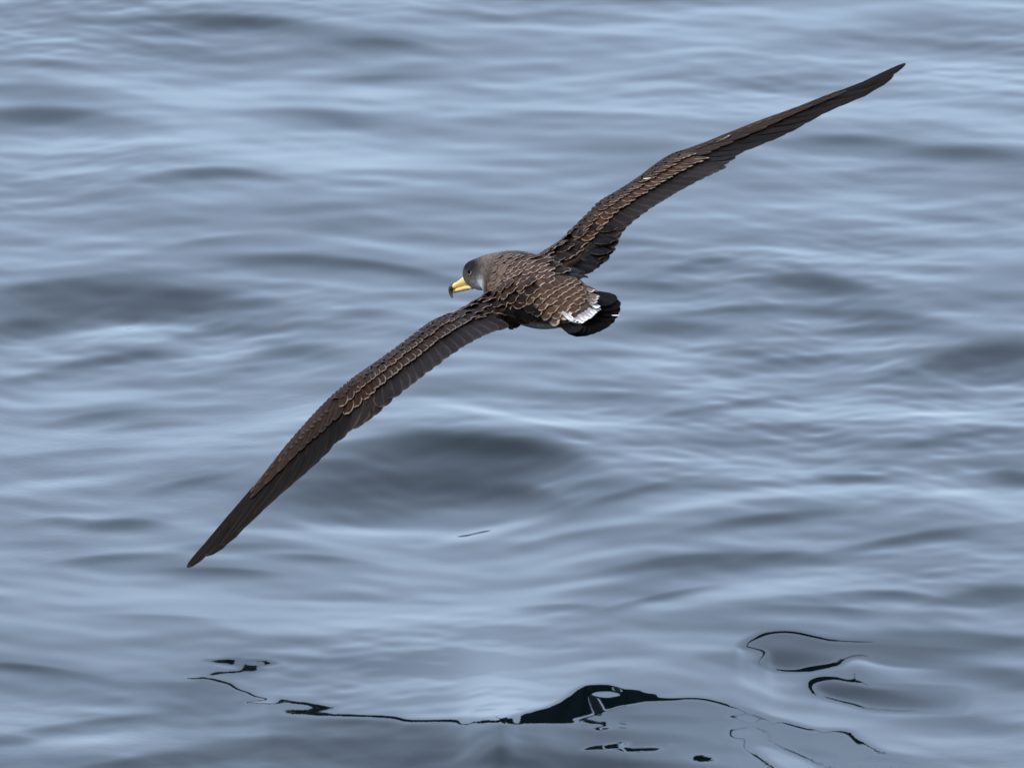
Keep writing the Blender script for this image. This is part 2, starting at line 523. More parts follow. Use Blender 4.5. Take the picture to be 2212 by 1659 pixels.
Z1 = lambda x, y: (940.2 + .201 * x, 482.8 + .201 * y)
def row(name, mat, pts, L, W, spread, rise, **kw):
    for (x, y) in pts:
        px, py = Z1(x, y)
        for _k in range(4):
          r = body_feather(name, mat, px, py, L * random.uniform(.93, 1.07), W * random.uniform(.92, 1.08), spread + J(.05), rise, **kw)
          if r is not None or ray(px, py)[0] is None: break
          px += 6; py += 4.5
        if r is None and name == 'tertial_feather' and spread > 0:
            # tip stands clear of the body: step back toward the head until the surface is met
            for k in range(1, 14):
                h, n = ray(px - 3.2 * k, py - .8 * k)
                if h is not None:
                    nn = nrm(n * .4 + UB * .6)
                    d = nrm(-AX + WB * spread)
                    T = P(px, py, 0); dep = np.dot(h - CAMP, FWD) - DIST - .0011 * 3.2 * k * 1.2
                    T = P(px, py, dep) + nn * .002
                    B = T - d * L
                    def pts2(t, B=B, T=T, nn=nn): return B + (T - B) * t + nn * (.06 * L * math.sin(math.pi * t))
                    feather(name, mat, pts2, lambda t, nn=nn: nn, W, **kw)
                    break

RK = dict(tipr=.55, tipw=.38, camber=.14)
# rump
for r in range(6):
    q = r / 4 - .25
    for k in range(7):
        s = (k + (.5 if r % 2 else 0) - 3.25) / 3.25
        cx_, cy_ = lp(1203, 1256, q), lp(640, 665, q)
        px = cx_ + s * lp(40, 30, q); py = cy_ - s * lp(26, 34, q) + abs(s) * 2
        pale = (q > .4 and s < -.4)
        body_feather("rump_feather", 'rump_pale' if pale and random.random() < .55 else 'rump', px + J(3.2), py + J(2.2), .034, .021 * random.uniform(.88, 1.14), J(.16), .0036 + .0006 * (5 - r), **RK)
# mantle and back, growing larger toward the rump
up_c = [(1088, 552), (1108, 552), (1135, 551), (1170, 548), (1205, 560)]
lo_c = [(1058, 628), (1070, 644), (1090, 655), (1135, 662), (1180, 662)]
def curve(c, t):
    return catmull([np.array(p, float) for p in c], t * (len(c) - 1))
NR = 11
for r in range(NR - 1, -1, -1):
    p = r / (NR - 1)
    mt = 'mantle' if p > .42 else ('nape' if p < .25 or r % 2 else 'mantle')
    a, b = curve(up_c, p), curve(lo_c, p)
    nn = int(lp(13, 8, p))
    for k in range(nn):
        q = (k + .5 + (.25 if r % 2 else -.25)) / nn
        pos = lp(a, b, q)
        if any(ray(pos[0] + ox, pos[1] + oy)[0] is None for ox, oy in ((-9, 5), (-5, -6), (0, 8), (-14, -3))): continue
        body_feather("mantle_feather", mt, pos[0] + J(3.2), pos[1] + J(2.4), lp(.016, .032, p), lp(.0085, .020, p), J(.12) + .25 * (.5 - q), lp(.0016, .0045, p) + .0001 * (NR - r), **RK)
# scapulars and tertials, left shoulder
row("tertial_feather", 'tertial', [(500, 1122), (620, 1130), (740, 1128), (860, 1075), (960, 1030), (1060, 1010), (1140, 985), (1215, 930), (1235, 840)], .060, .034, -.10, .0030, **RK)
row("scapular_feather", 'tertial', [(890, 1050), (1160, 900)], .058, .036, -.05, .0050, tipr=.5, tipw=.4, camber=.14)
row("scapular_feather", 'scap', [(420, 1050), (560, 1058), (690, 995), (850, 930), (1000, 880)], .048, .031, -.15, .0060, **RK)
row("scapular_feather", 'scap', [(360, 995), (470, 1000), (560, 945), (720, 925), (820, 880), (920, 825), (1035, 830), (1115, 760)], .042, .026, -.12, .0072, **RK)
row("scapular_feather", 'scap_brown', [(340, 920), (430, 925), (520, 865), (620, 865), (735, 830), (830, 790), (900, 745), (1000, 720), (1080, 680)], .034, .021, -.10, .0082, **RK)
row("scapular_feather", 'scap_brown', [(420, 860), (500, 820), (590, 790), (690, 770), (780, 730), (860, 690)], .027, .016, -.08, .0086, **RK)
# right shoulder
row("tertial_feather", 'tertial', [(1960, 60), (1920, 200), (1890, 310), (1800, 375), (1765, 430), (1725, 500), (1690, 570), (1600, 600), (1480, 620), (1560, 540)], .060, .034, .10, .0030, **RK)
row("scapular_feather", 'tertial', [(1635, 520)], .056, .036, .05, .0050, tipr=.5, tipw=.4, camber=.14)
row("scapular_feather", 'scap', [(1770, 170), (1780, 75), (1500, 470), (1490, 390), (1420, 560)], .046, .030, .12, .0062, **RK)
row("scapular_feather", 'scap', [(1635, 150), (1640, 95), (1480, 300), (1370, 440), (1340, 500)], .042, .027, .12, .0074, **RK)
row("scapular_feather", 'scap_brown', [(1520, 110), (1420, 150), (1400, 250), (1330, 300), (1260, 380), (1210, 420), (1250, 460)], .034, .022, .10, .0084, **RK)
row("scapular_feather", 'scap_brown', [(1330, 190), (1270, 230), (1200, 280), (1150, 330), (1210, 330), (1110, 380)], .026, .016, .10, .0088, **RK)

row("scapular_feather", 'scap', [(1560, 330), (1620, 250), (1650, 340), (1570, 420), (1640, 440), (1480, 380)], .046, .032, .10, .0040, **RK)
row("scapular_feather", 'scap', [(620, 1010), (560, 1000), (700, 1040), (480, 1040)], .040, .028, -.12, .0045, **RK)
# tail
tips = [(1247, 714), (1255, 719.5), (1264, 722.5), (1275, 722), (1288, 719), (1300, 715), (1312, 709.5), (1322, 702), (1330, 692), (1335, 681), (1336, 670), (1327, 659)]
bases = [(1216, 690), (1219, 687), (1222, 684), (1226, 680), (1230, 676), (1235, 671), (1240, 666), (1245, 661), (1250, 655), (1255, 650), (1260, 645), (1264, 641)]
for i in range(12):
    B, T = P(*bases[i], -.115 + .002 * i), P(*tips[i], -.215 + .006 * i)
    lft = .0005 * i
    def pts(t, B=B, T=T, l=lft): return B + (T - B) * t + UB * (l - .002 * t * t)
    feather("tail_feather", 'tail', pts, lambda t: UB, .024 + .010 * min(1, i / 3), tipr=.70, tipw=.2, camber=.02)
me = None
B, T = P(1322, 681, -.185), P(1337.5, 681, -.1985)
feather("worn_tail_tip_feather", 'worn', lambda t: B + (T - B) * t, lambda t: UB, .0025)
# white bases of the tail coverts
wt = [(1238, 692), (1244, 699), (1250, 702), (1257, 703.5), (1264, 700), (1271, 696), (1278, 692), (1285, 687), (1292, 681), (1299, 674), (1296, 667), (1291, 660), (1294, 652), (1293, 645), (1288, 636)]
for i, (x, y) in enumerate(wt):
    q = i / (len(wt) - 1)
    hb, nb = ray(x - 19 + 3 * q, y - 10 + 6 * q)
    if hb is None: hb = P(x - 24, y - 12, -.13)
    db = np.dot(hb - CAMP, FWD) - DIST
    B = hb + UB * .007
    T = P(x + J(2.5), y + J(2.0), db - .026) + UB * (.0035 + .0008 * (i % 3))
    feather("tail_covert_feather", 'white' if i < 11 else 'rump_pale', lambda t: B + (T - B) * t, lambda t: UB, .0075, tipr=.7, tipw=.3, camber=.3, basew=.8)
# stray pale feathers
wing_feather(WR, "stray_feather", 'worn', 6.1, .42, 5.85, .36, .0022, lo=.004, hi=.0065)
wing_feather(WR, "stray_feather", 'rump_pale', 10.0, .34, 10.35, .30, .004, lo=.003, hi=.0042)
wing_feather(WL, "stray_feather", 'rump_pale', 6.35, .05, 6.6, .08, .003, lo=.002, hi=.0030)

# ------------------------------------------------------------------ bill and eyes
def tube(name, st, mat, parent, lat, seg=14, sub=4):
    """st: (point, lateral radius, vertical radius)"""
    C = [s[0] for s in st]; R = [np.array(s[1:]) for s in st]
    rings = []
    for k in range((len(st) - 1) * sub + 1):
        u = k / sub
        cc, r = catmull(C, u), np.maximum(catmull(R, u), .0002)
        d = nrm(catmull(C, min(u + .1, len(st) - 1)) - catmull(C, max(u - .1, 0)))
        w = nrm(lat - d * np.dot(lat, d)); v = nrm(np.cross(d, w))
        rings.append([cc + w * (r[0] * math.cos(2 * math.pi * j / seg)) + v * (r[1] * math.sin(2 * math.pi * j / seg)) - ROOT_P for j in range(seg)])
    vs, fs = [], []
    fold(vs, fs, rings)
    me = bpy.data.meshes.new(name); me.from_pydata([tuple(v) for v in vs], [], fs)
    bm = bmesh.new(); bm.from_mesh(me); bmesh.ops.recalc_face_normals(bm, faces=bm.faces); bm.to_mesh(me); bm.free()
    for p in me.polygons: p.use_smooth = True
    return link(name, me, mat, parent)
LAT = nrm(np.cross(nrm(P(978, 618, .232) - P(1014, 602, .195)), np.array([0, 0, 1.0])))
beak = tube("beak", [(P(1019, 604, .186), .0075, .0062), (P(1010, 606, .197), .0074, .0072), (P(1000, 611, .207), .0064, .0064),
                     (P(990, 615.5, .217), .0052, .0047), (P(982, 618.5, .225), .0047, .0044)], YELLOW, root, LAT)
tube("beak_tip", [(P(984, 617.5, .223), .0046, .0044), (P(979, 618, .228), .0046, .0050), (P(974.6, 623, .232), .0038, .0042),
                  (P(973.8, 631, .234), .0030, .0030), (P(975.5, 638.5, .234), .0020, .0022), (P(977, 644, .233), .0006, .0008)], TIPDARK, beak, LAT)
tube("nostril_tube", [(P(1010.5, 597.5, .197), .0030, .0030), (P(1006, 598.8, .202), .0030, .0030), (P(1001, 602, .206), .0022, .0022)], YELLOW, beak, LAT)
low = tube("lower_beak", [(P(1021, 620, .186), .0055, .0032), (P(1010, 621.5, .196), .0056, .0037), (P(998, 624.5, .207), .0047, .0034),
                   (P(987, 627.5, .218), .0038, .0031)], YELLOW, root, LAT)
tube("lower_beak_tip", [(P(989, 627, .216), .0037, .0031), (P(983.5, 629, .222), .0032, .0027), (P(979, 631.5, .226), .0012, .0012)], TIPPALE, low, LAT)

def ball(name, c, r, mat, parent, sq=(1, 1, 1)):
    bm = bmesh.new(); bmesh.ops.create_uvsphere(bm, u_segments=24, v_segments=16, radius=r)
    for v in bm.verts: v.co = Vector((v.co.x * sq[0], v.co.y * sq[1], v.co.z * sq[2])) + Vector(c - ROOT_P)
    me = bpy.data.meshes.new(name); bm.to_mesh(me); bm.free()
    for p in me.polygons: p.use_smooth = True
    return link(name, me, mat, parent)
h, n = ray(1015.5, 585.5)
if h is None: h, n = P(1015.5, 585.5, .18), -FWD
eye = ball("eye", h - n * .0010, .0050, EYE, root)
def ring_part(name, c, n, R, r, mat, parent, arc=(60, 200)):
    a = nrm(np.cross(n, np.array([0, 0, 1.0]))); b_ = np.cross(n, a)
    vs, fs = [], []
    a0, a1 = math.radians(arc[0]), math.radians(arc[1])
    for i in range(28):
        th = a0 + (a1 - a0) * i / 27
        o_ = a * math.cos(th) + b_ * math.sin(th)
        for j in range(6):
            ph = 2 * math.pi * j / 6
            vs.append(tuple(c + o_ * (R + r * math.cos(ph)) + n * (r * math.sin(ph)) - ROOT_P))
    for i in range(27):
        for j in range(6):
            fs.append((i * 6 + j, (i + 1) * 6 + j, (i + 1) * 6 + (j + 1) % 6, i * 6 + (j + 1) % 6))
    me = bpy.data.meshes.new(name); me.from_pydata(vs, [], fs)
    for p in me.polygons: p.use_smooth = True
    return link(name, me, mat, parent)
ring_part("eye_ring", h + n * .0008, n, .0051, .0005, EYERIM, eye, (80, 190))
# the other eye, mirrored across the head
hc = P(1026, 587, .182)
d = h - hc
h2 = h - 2 * WB * np.dot(d, WB); n2 = n - 2 * WB * np.dot(n, WB)
hit = bvh.find_nearest(Vector(h2)); h2 = np.array(hit[0])
eye2 = ball("eye", h2 - n2 * .0014, .0040, EYE, root)
ring_part("eye_ring", h2 + n2 * .0004, n2, .0040, .0006, EYERIM, eye2)

# ------------------------------------------------------------------ the sea
# free waves: a sum of plane waves running mostly toward and away from the boat
NW = 190
lam = np.exp(rng.uniform(math.log(.05), math.log(1.7), NW))
ang = rng.normal(math.radians(8), math.radians(33), NW) + np.where(rng.random(NW) < .5, 0, math.pi)
kk = 2 * math.pi / lam
KX, KY = kk * np.sin(ang), kk * np.cos(ang)
steep = .0036 * np.clip((lam / .28), .12, 1.0) ** .35 * np.where(lam > .55, .6, 1.0) * rng.uniform(.5, 1.4, NW)
AMP = steep / kk * 1.15
PH = rng.uniform(0, 2 * math.pi, NW)
NR_ = 110
lam2 = np.exp(rng.uniform(math.log(.030), math.log(.11), NR_))
ang2 = rng.normal(math.radians(-5), math.radians(48), NR_)
KX2, KY2 = 2 * math.pi / lam2 * np.sin(ang2), 2 * math.pi / lam2 * np.cos(ang2)
AMP2 = .0042 * lam2 / (2 * math.pi) * rng.uniform(.5, 1.4, NR_); PH2 = rng.uniform(0, 2 * math.pi, NR_)
def free_wave(x, y, spacing=None):
    h = np.zeros(np.broadcast(x, y).shape); sy = np.zeros_like(h)
    # cat's-paws: patches of fine ripple with slick water between them
    env = np.sin(2.3 * x + .9 * y + 1.0) * np.sin(1.1 * x - 2.1 * y + .4) + .7 * np.sin(5.1 * x - 3.2 * y + 2.0) * np.sin(2.2 * x + 4.3 * y)
    env = np.clip(.22 + .75 * env, 0, 1)
    live = slice(None)
    if spacing is not None:
        rows = np.where(spacing.min(1) < .02)[0]; cols = np.where(spacing.min(0) < .02)[0]
        live = (slice(rows[0], rows[-1] + 1), slice(cols[0], cols[-1] + 1))
        xs, ys, es, sp2 = x[live], y[live], env[live], spacing[live]
    else:
        xs, ys, es, sp2 = x, y, env, None
    hr = np.zeros_like(es); sr = np.zeros_like(es)
    for i in range(NR_):
        arg = KX2[i] * xs + KY2[i] * ys + PH2[i]
        f = 1.0 if sp2 is None else np.clip(lam2[i] / (sp2 * 3.0) - .7, 0, 1)
        hr += AMP2[i] * f * np.sin(arg); sr += AMP2[i] * KY2[i] * np.cos(arg)
    if spacing is None: h += hr * es; sy += sr * es
    else: h[live] += hr * es; sy[live] += sr * es
    for i in range(NW):
        a = AMP[i]
        arg = KX[i] * x + KY[i] * y + PH[i]
        if spacing is not None:
            f = np.clip(lam[i] / (spacing * 3.0) - .7, 0, 1)
            h += a * f * np.sin(arg)
        else:
            h += a * np.sin(arg)
        sy += a * KY[i] * np.cos(arg)
    return h, sy

# wave faces seen in the photograph: centre, half sizes, tilt, steepness toward the boat
HUMPS = [
 (500, 38, 170, 26, 2, .12), (825, 88, 90, 15, 3, .08), (1000, 28, 100, 13, 3, .06), (90, 240, 150, 27, 0, .12), (70, 188, 150, 18, 0, .05),
 (825, 165, 100, 10, -2, .05), (675, 242, 130, 17, 3, .05), (440, 366, 110, 15, -3, .07), (560, 376, 90, 10, 8, .04),
 (650, 556, 165, 22, 2, .10), (850, 575, 120, 13, 9, .08), (470, 515, 110, 12, -7, .05), (120, 610, 180, 26, -8, .09), (250, 640, 260, 50, -4, .085), (40, 700, 120, 28, -8, .08),
 (430, 640, 150, 30, 0, .06), (790, 670, 60, 11, 0, .07), (480, 715, 160, 20, -8, .06), (620, 752, 80, 18, -6, .09), (250, 770, 150, 16, -8, .08), (110, 805, 90, 10, -6, .05),
 (1200, 245, 150, 14, 0, .03), (1850, 300, 130, 18, 2, .06), (2100, 325, 120, 20, 4, .06), (1950, 365, 120, 13, 0, .04), (1960, 85, 200, 15, 2, .04), (1200, 30, 150, 14, 0, .04),
 (2060, 470, 100, 10, 4, .04), (1530, 562, 70, 11, -6, .07), (1400, 612, 120, 12, 3, .06), (1760, 600, 110, 23, 5, .11), (1600, 665, 200, 13, -5, .06), (1860, 675, 170, 26, 3, .09),
 (1440, 697, 110, 17, 3, .07), (1880, 706, 100, 13, -3, .06), (2150, 752, 150, 42, -6, .14), (1730, 772, 110, 12, -5, .06), (1600, 757, 60, 8, -4, .05), (1330, 520, 120, 10, 0, .03),
 (225, 893, 110, 12, -7, .06), (300, 918, 90, 10, -6, .04), (200, 972, 150, 12, -3, .04), (425, 1035, 90, 12, -9, .07), (275, 1125, 75, 15, 0, .10), (130, 1120, 60, 10, 0, .05),
 (250, 1200, 110, 12, -4, .08), (475, 1229, 110, 11, 2, .08), (680, 1200, 90, 8, 4, .06), (520, 1175, 120, 10, 0, .05), (100, 1170, 120, 10, 0, .03),
 (990, 948, 180, 40, 4, .17), (870, 1035, 260, 48, -5, .12), (1010, 1050, 150, 30, 3, .08), (750, 1000, 150, 30, -8, .06), (50, 1437, 100, 10, 5, .10),
 (210, 1557, 180, 16, -7, .07), (330, 1637, 160, 16, -6, .08), (350, 1330, 140, 8, 2, .03),
 (1140, 955, 120, 38, 9, .10), (1130, 1050, 70, 24, 10, .08), (1350, 852, 150, 14, 4, .06), (1600, 868, 140, 10, -8, .06), (1720, 915, 120, 12, 4, .06), (2090, 935, 110, 10, -8, .06),
 (1830, 1028, 90, 11, 0, .08), (1380, 1055, 120, 10, -14, .06), (1570, 1048, 80, 8, 4, .04), (1650, 1115, 150, 14, -7, .09), (2190, 1022, 60, 17, 4, .10), (1980, 1155, 160, 12, -9, .09),
 (1500, 1205, 170, 24, -5, .12), (1690, 1195, 70, 12, -4, .05), (1430, 1285, 110, 8, -12, .06), (1930, 1280, 90, 13, 3, .09), (1780, 1312, 120, 10, 3, .05), (2150, 1275, 120, 30, -4, .09),
 (2130, 1375, 170, 22, 5, .08), (800, 1560, 260, 18, 3, .05), (930, 1615, 380, 45, 2, .10), (560, 1600, 200, 24, -4, .05), (1150, 1640, 260, 20, 0, .06), (1390, 1545, 120, 14, 0, .03), (1700, 1415, 150, 30, 4, .05), (1850, 1490, 130, 24, 6, .05), (520, 1430, 200, 10, 0, -.03), (900, 1470, 300, 24, 0, -.03), (2160, 1450, 120, 24, 5, .07), (1220, 1308, 80, 10, 0, .05), (2120, 1560, 150, 30, 6, .05), (1250, 1150, 120, 10, -10, .04), (1290, 760, 110, 12, 0, .04),
 (780, 524, 190, 10, 9, -.03), (520, 640, 60, 8, -3, -.06), (260, 712, 120, 10, -6, -.06), (450, 300, 300, 45, 3, -.025), (750, 350, 250, 36, 3, -.02), (800, 215, 250, 18, 3, -.02),
 (1720, 545, 90, 8, 8, -.05), (1950, 595, 130, 8, 5, -.05), (1430, 782, 80, 8, 5, -.05), (1400, 150, 260, 60, -3, -.02), (2100, 200, 180, 70, 0, -.02), (1970, 500, 160, 12, 0, -.03),
 (800, 1150, 220, 10, 2, -.06), (1060, 1145, 130, 12, -13, -.06), (150, 1040, 150, 12, -5, -.04), (1050, 887, 160, 9, 9, -.07), (300, 1290, 250, 16, 0, -.03), (750, 1305, 250, 8, 2, -.04),
 (170, 1600, 140, 10, -5, -.05), (1300, 915, 200, 8, 3, -.05), (1980, 890, 200, 13, 3, -.05), (1650, 1068, 220, 9, -3, -.06), (2050, 1064, 60, 7, -4, -.06), (1400, 1108, 250, 12, -11, -.05),
 (1350, 1245, 200, 12, -9, -.05), (1580, 1285, 250, 18, -8, -.05), (2050, 1315, 150, 10, 3, -.05), (200, 860, 200, 12, -5, -.04), (700, 900, 100, 8, -5, -.03), (950, 1330, 300, 22, -3, -.03),
]
def hump_slope(px, py):
    s = np.zeros_like(px)
    for (cx, cy, wx, wy, rot, a) in HUMPS:
        r = math.radians(rot)
        dx, dy = px - cx, py - cy
        u = (dx * math.cos(r) + dy * math.sin(r)) / wx; v = (-dx * math.sin(r) + dy * math.cos(r)) / wy
        if a > 0: v = v - .45 * u * u; v = np.where(v < 0, v / .45, v / 1.35)      # steep just under the crest, easing below it
        s += a * 1.8 * np.exp(-(u * u + v * v))
    return s

# regions of the glassy near water: where its facets send the eye above the bird, below it, or onto it
ZA = lambda L: [(381.2 + .2585 * x, 1385 + .2585 * y) for x, y in L]
ZB = lambda L: [(953 + .2585 * x, 1385 + .2585 * y) for x, y in L]
ZC = lambda L: [(1493 + .2585 * x, 1321.4 + .2585 * y) for x, y in L]
GX0, GX1, GY0, GY1 = 200, 2212, 1300, 1720
gx, gy = np.meshgrid(np.arange(GX0, GX1), np.arange(GY0, GY1))
def inside(poly):
    ins = np.zeros(gx.shape, bool)
    n = len(poly)
    for i in range(n):
        x1, y1 = poly[i]; x2, y2 = poly[(i + 1) % n]
        if y1 == y2: continue
        cond = ((y1 > gy) != (y2 > gy)) & (gx < (x2 - x1) * (gy - y1) / (y2 - y1) + x1)
        ins ^= cond
    return ins
def ell(cx, cy, rx, ry): return ((gx - cx) / rx) ** 2 + ((gy - cy) / ry) ** 2 < 1
def blur(a, sx, sy):
    for ax_, s in ((1, sx), (0, sy)):
        r = int(3 * s) + 1
        k = np.exp(-.5 * (np.arange(-r, r + 1) / s) ** 2); k /= k.sum()
        pad = [(0, 0), (0, 0)]; pad[ax_] = (r, r)
        b = np.pad(a, pad, mode='edge'); out = np.zeros_like(a)
        for i, kv in enumerate(k):
            out += kv * (b[:, i:i + a.shape[1]] if ax_ == 1 else b[i:i + a.shape[0], :])
        a = out
    return a
line = ZA([(256, 316), (430, 345), (540, 395), (720, 438), (830, 470), (930, 495), (1100, 515), (1310, 538), (1355, 545), (1300, 558), (1100, 572), (900, 566),
           (765, 553), (860, 585), (950, 600), (1150, 613), (1300, 608), (1500, 616), (1910, 630), (1840, 648), (1930, 663), (2211, 657)])
line += ZB([(200, 653), (500, 668), (700, 670), (900, 600), (1100, 560), (1300, 520), (1500, 480), (1700, 460), (1800, 480), (1950, 480), (2110, 468), (2211, 478)])
line += ZC([(200, 745), (350, 790), (480, 825), (560, 850), (620, 885), (760, 912), (860, 940), (1010, 990), (1340, 990), (1340, 1020), (1370, 1060), (1420, 1100),
            (1540, 1145), (1560, 1175), (1700, 1195), (2211, 1305)])
A = inside([(200, 1462)] + line + [(2212, 1760), (200, 1760)])
A |= inside(ZC([(2600, 300), (1700, 245), (1540, 240), (1200, 240), (1050, 210), (900, 170), (770, 157), (620, 175), (480, 235), (405, 290), (600, 310), (640, 340), (600, 390), (515, 418),
                (640, 445), (700, 482), (800, 490), (930, 485), (1200, 430), (1270, 425), (1260, 380), (1370, 350), (1450, 360), (1540, 400), (1700, 430), (2600, 480)]))
A |= inside(ZC([(1490, 610), (1290, 565), (1160, 545), (1060, 548), (980, 580), (975, 620), (1060, 690), (1180, 722), (1400, 775), (1500, 810), (1660, 818), (2300, 830), (2300, 640)]))
Bq = inside(ZC([(315, 975), (555, 968), (640, 1005), (580, 1043), (500, 1052), (330, 1043), (300, 1010)]))
Bq |= inside(ZC([(520, 1060), (440, 1118), (500, 1160), (575, 1215), (700, 1300), (900, 1400), (1300, 1400), (1000, 1230), (760, 1130)]))
Bq |= inside(ZC([(20, 1220), (60, 1192), (150, 1195), (215, 1230), (180, 1248), (60, 1250), (5, 1240)]))
A &= ~Bq
phi = np.where(A, 1.0, -1.0)
phi_ab = blur(phi, 8, 4.2) * 1.35 + blur(phi, 20, 10) * 2.75
Dm = np.zeros(gx.shape)
for poly in (ZB([(440, 664), (560, 628), (690, 588), (860, 548), (985, 496), (1060, 445), (1110, 400), (1180, 362), (1300, 348), (1420, 352), (1500, 385), (1660, 400),
                 (1700, 425), (1815, 435), (1800, 470), (1950, 480), (1700, 500), (1500, 540), (1300, 600), (1070, 650), (1145, 660), (1100, 683), (700, 682), (450, 669)]),
             ZA([(200, 146), (330, 146), (410, 134), (760, 148), (870, 180), (740, 200), (660, 205), (780, 234), (640, 256), (400, 264), (240, 284), (320, 248), (500, 240), (520, 208), (440, 195), (335, 180)]),
             ZA([(1110, 160), (1160, 146), (1212, 148), (1180, 162)]), ZA([(720, 432), (830, 462), (920, 490), (860, 515), (770, 515), (530, 505), (600, 495), (760, 492), (800, 478)]),
             ZA([(1290, 540), (1360, 545), (1300, 560)]), ZA([(940, 595), (1000, 605), (960, 608)]), ZA([(1840, 645), (1910, 655), (1940, 665)]),
             ZB([(240, 570), (465, 558), (440, 566), (300, 574)]), ZB([(560, 570), (700, 560), (700, 570)]),
             ZC([(262, 870), (340, 852), (460, 852), (560, 883), (620, 878), (640, 888), (560, 897), (530, 920), (450, 918), (400, 895)]),
             ZB([(1265, 728), (1350, 710), (1455, 713), (1390, 737), (1310, 744)]), ZB([(1635, 747), (1740, 735), (1700, 748)]),
             ZB([(1145, 905), (1250, 870), (1540, 830), (1590, 845), (1545, 878), (1650, 880), (1870, 878), (1800, 912), (1520, 922), (1485, 910), (1500, 895)]),
             ZB([(1875, 858), (2000, 848), (1930, 868)]),
             ZC([(880, 487), (950, 460), (1180, 425), (1225, 370), (1275, 410), (1275, 430), (1150, 460), (980, 497)]),
             ZC([(400, 292), (440, 245), (620, 165), (640, 178), (500, 240), (455, 290)]), ZC([(600, 305), (645, 330), (640, 360), (560, 425), (510, 420), (600, 350)]),
             ZC([(975, 575), (1060, 540), (1180, 542), (1300, 565), (1180, 555), (1080, 570), (1010, 600), (1000, 625), (1080, 690), (1040, 680), (975, 620)]),
             ZC([(300, 970), (345, 968), (330, 1000), (350, 1045), (290, 1040), (285, 1020)]), ZC([(480, 1080), (440, 1118), (470, 1140), (420, 1120)]),
             ZC([(5, 1215), (60, 1185), (110, 1190), (50, 1215), (20, 1245)]), ZC([(170, 1200), (228, 1230), (200, 1245)])):
    Dm[inside(poly)] = 1
hole = np.zeros(gx.shape)
for hx, hy, rx, ry in ((381.2 + .2585 * 570, 1385 + .2585 * 160, 16, 3.2), (381.2 + .2585 * 668, 1385 + .2585 * 177, 17, 3.6),
                       (953 + .2585 * 1375, 1385 + .2585 * 438, 32, 6), (1493 + .2585 * 480, 1321.4 + .2585 * 896, 12, 4), (953 + .2585 * 1765, 1385 + .2585 * 894, 9, 2.2)):
    hole[ell(hx, hy, rx, ry)] = 1
Ds, Hs = blur(Dm, 2.6, 1.7), blur(hole, 2.5, 1.5)
Ds = np.clip(Ds * 1.25, 0, 1)
phi_t = phi_ab * (1 - Ds) * (1 - Hs) + .0 * Ds - 2.2 * Hs
def samp(F, px, py):
    fx = np.clip(px - GX0, 0, F.shape[1] - 1.001); fy = np.clip(py - GY0, 0, F.shape[0] - 1.001)
    ix, iy = fx.astype(int), fy.astype(int); tx, ty = fx - ix, fy - iy
    return (F[iy, ix] * (1 - tx) + F[iy, ix + 1] * tx) * (1 - ty) + (F[iy + 1, ix] * (1 - tx) + F[iy + 1, ix + 1] * tx) * ty

# the bird as the water sees it: a ribbon with centre (y,z) and half height over x
Y0 = float(ROOT_P[1])
allv, allf = [tuple(v) for v in co], [tuple(p.vertices) for p in body_me.polygons]
for o in COL.objects:
    if o.type == 'MESH' and o is not body:
        k0 = len(allv)
        allv += [tuple(np.array(v.co) + ROOT_P) for v in o.data.vertices]
        allf += [tuple(k0 + i for i in p.vertices) for p in o.data.polygons]
whole = BVHTree.FromPolygons(allv, allf)
tg = np.tan(np.radians([8, 12, 16, 20, 24, 28, 33, 39]))
kx = np.linspace(-.50, .60, 221)
ZS = np.arange(-.10, 1.05, .006)
ZLO = np.full((len(tg), len(kx)), np.nan); ZHI = ZLO.copy()
for a_, te in enumerate(tg):
    dr = Vector((0, 1, te)).normalized()
    for b_, X in enumerate(kx):
        hits = [z for z in ZS if whole.ray_cast(Vector((X, Y0 - 1.5, z - 1.5 * te)), dr, 4.0)[0] is not None]
        if hits:      # the unbroken stretch that is the wing, not the head or the tail
            runs, cur = [], [hits[0]]
            for z in hits[1:]:
                if z - cur[-1] < .016: cur.append(z)
                else: runs.append(cur); cur = [z]
            runs.append(cur); hits = runs[-1] if X < 0 else runs[0]
        if hits: ZLO[a_, b_], ZHI[a_, b_] = min(hits) - .003, max(hits) + .003
for A_ in (ZLO, ZHI):
    for r_ in range(len(tg)):
        ok = ~np.isnan(A_[r_]); A_[r_] = np.interp(kx, kx[ok], A_[r_][ok])
def sm3(A_):
    k_ = np.hanning(13)[1:-1]; k_ /= k_.sum()
    return np.stack([np.convolve(np.pad(r_, 5, mode='edge'), k_, mode='valid') for r_ in A_])
ZMID, ZHALF = sm3((ZLO + ZHI) / 2), sm3(np.maximum((ZHI - ZLO) / 2, .004))

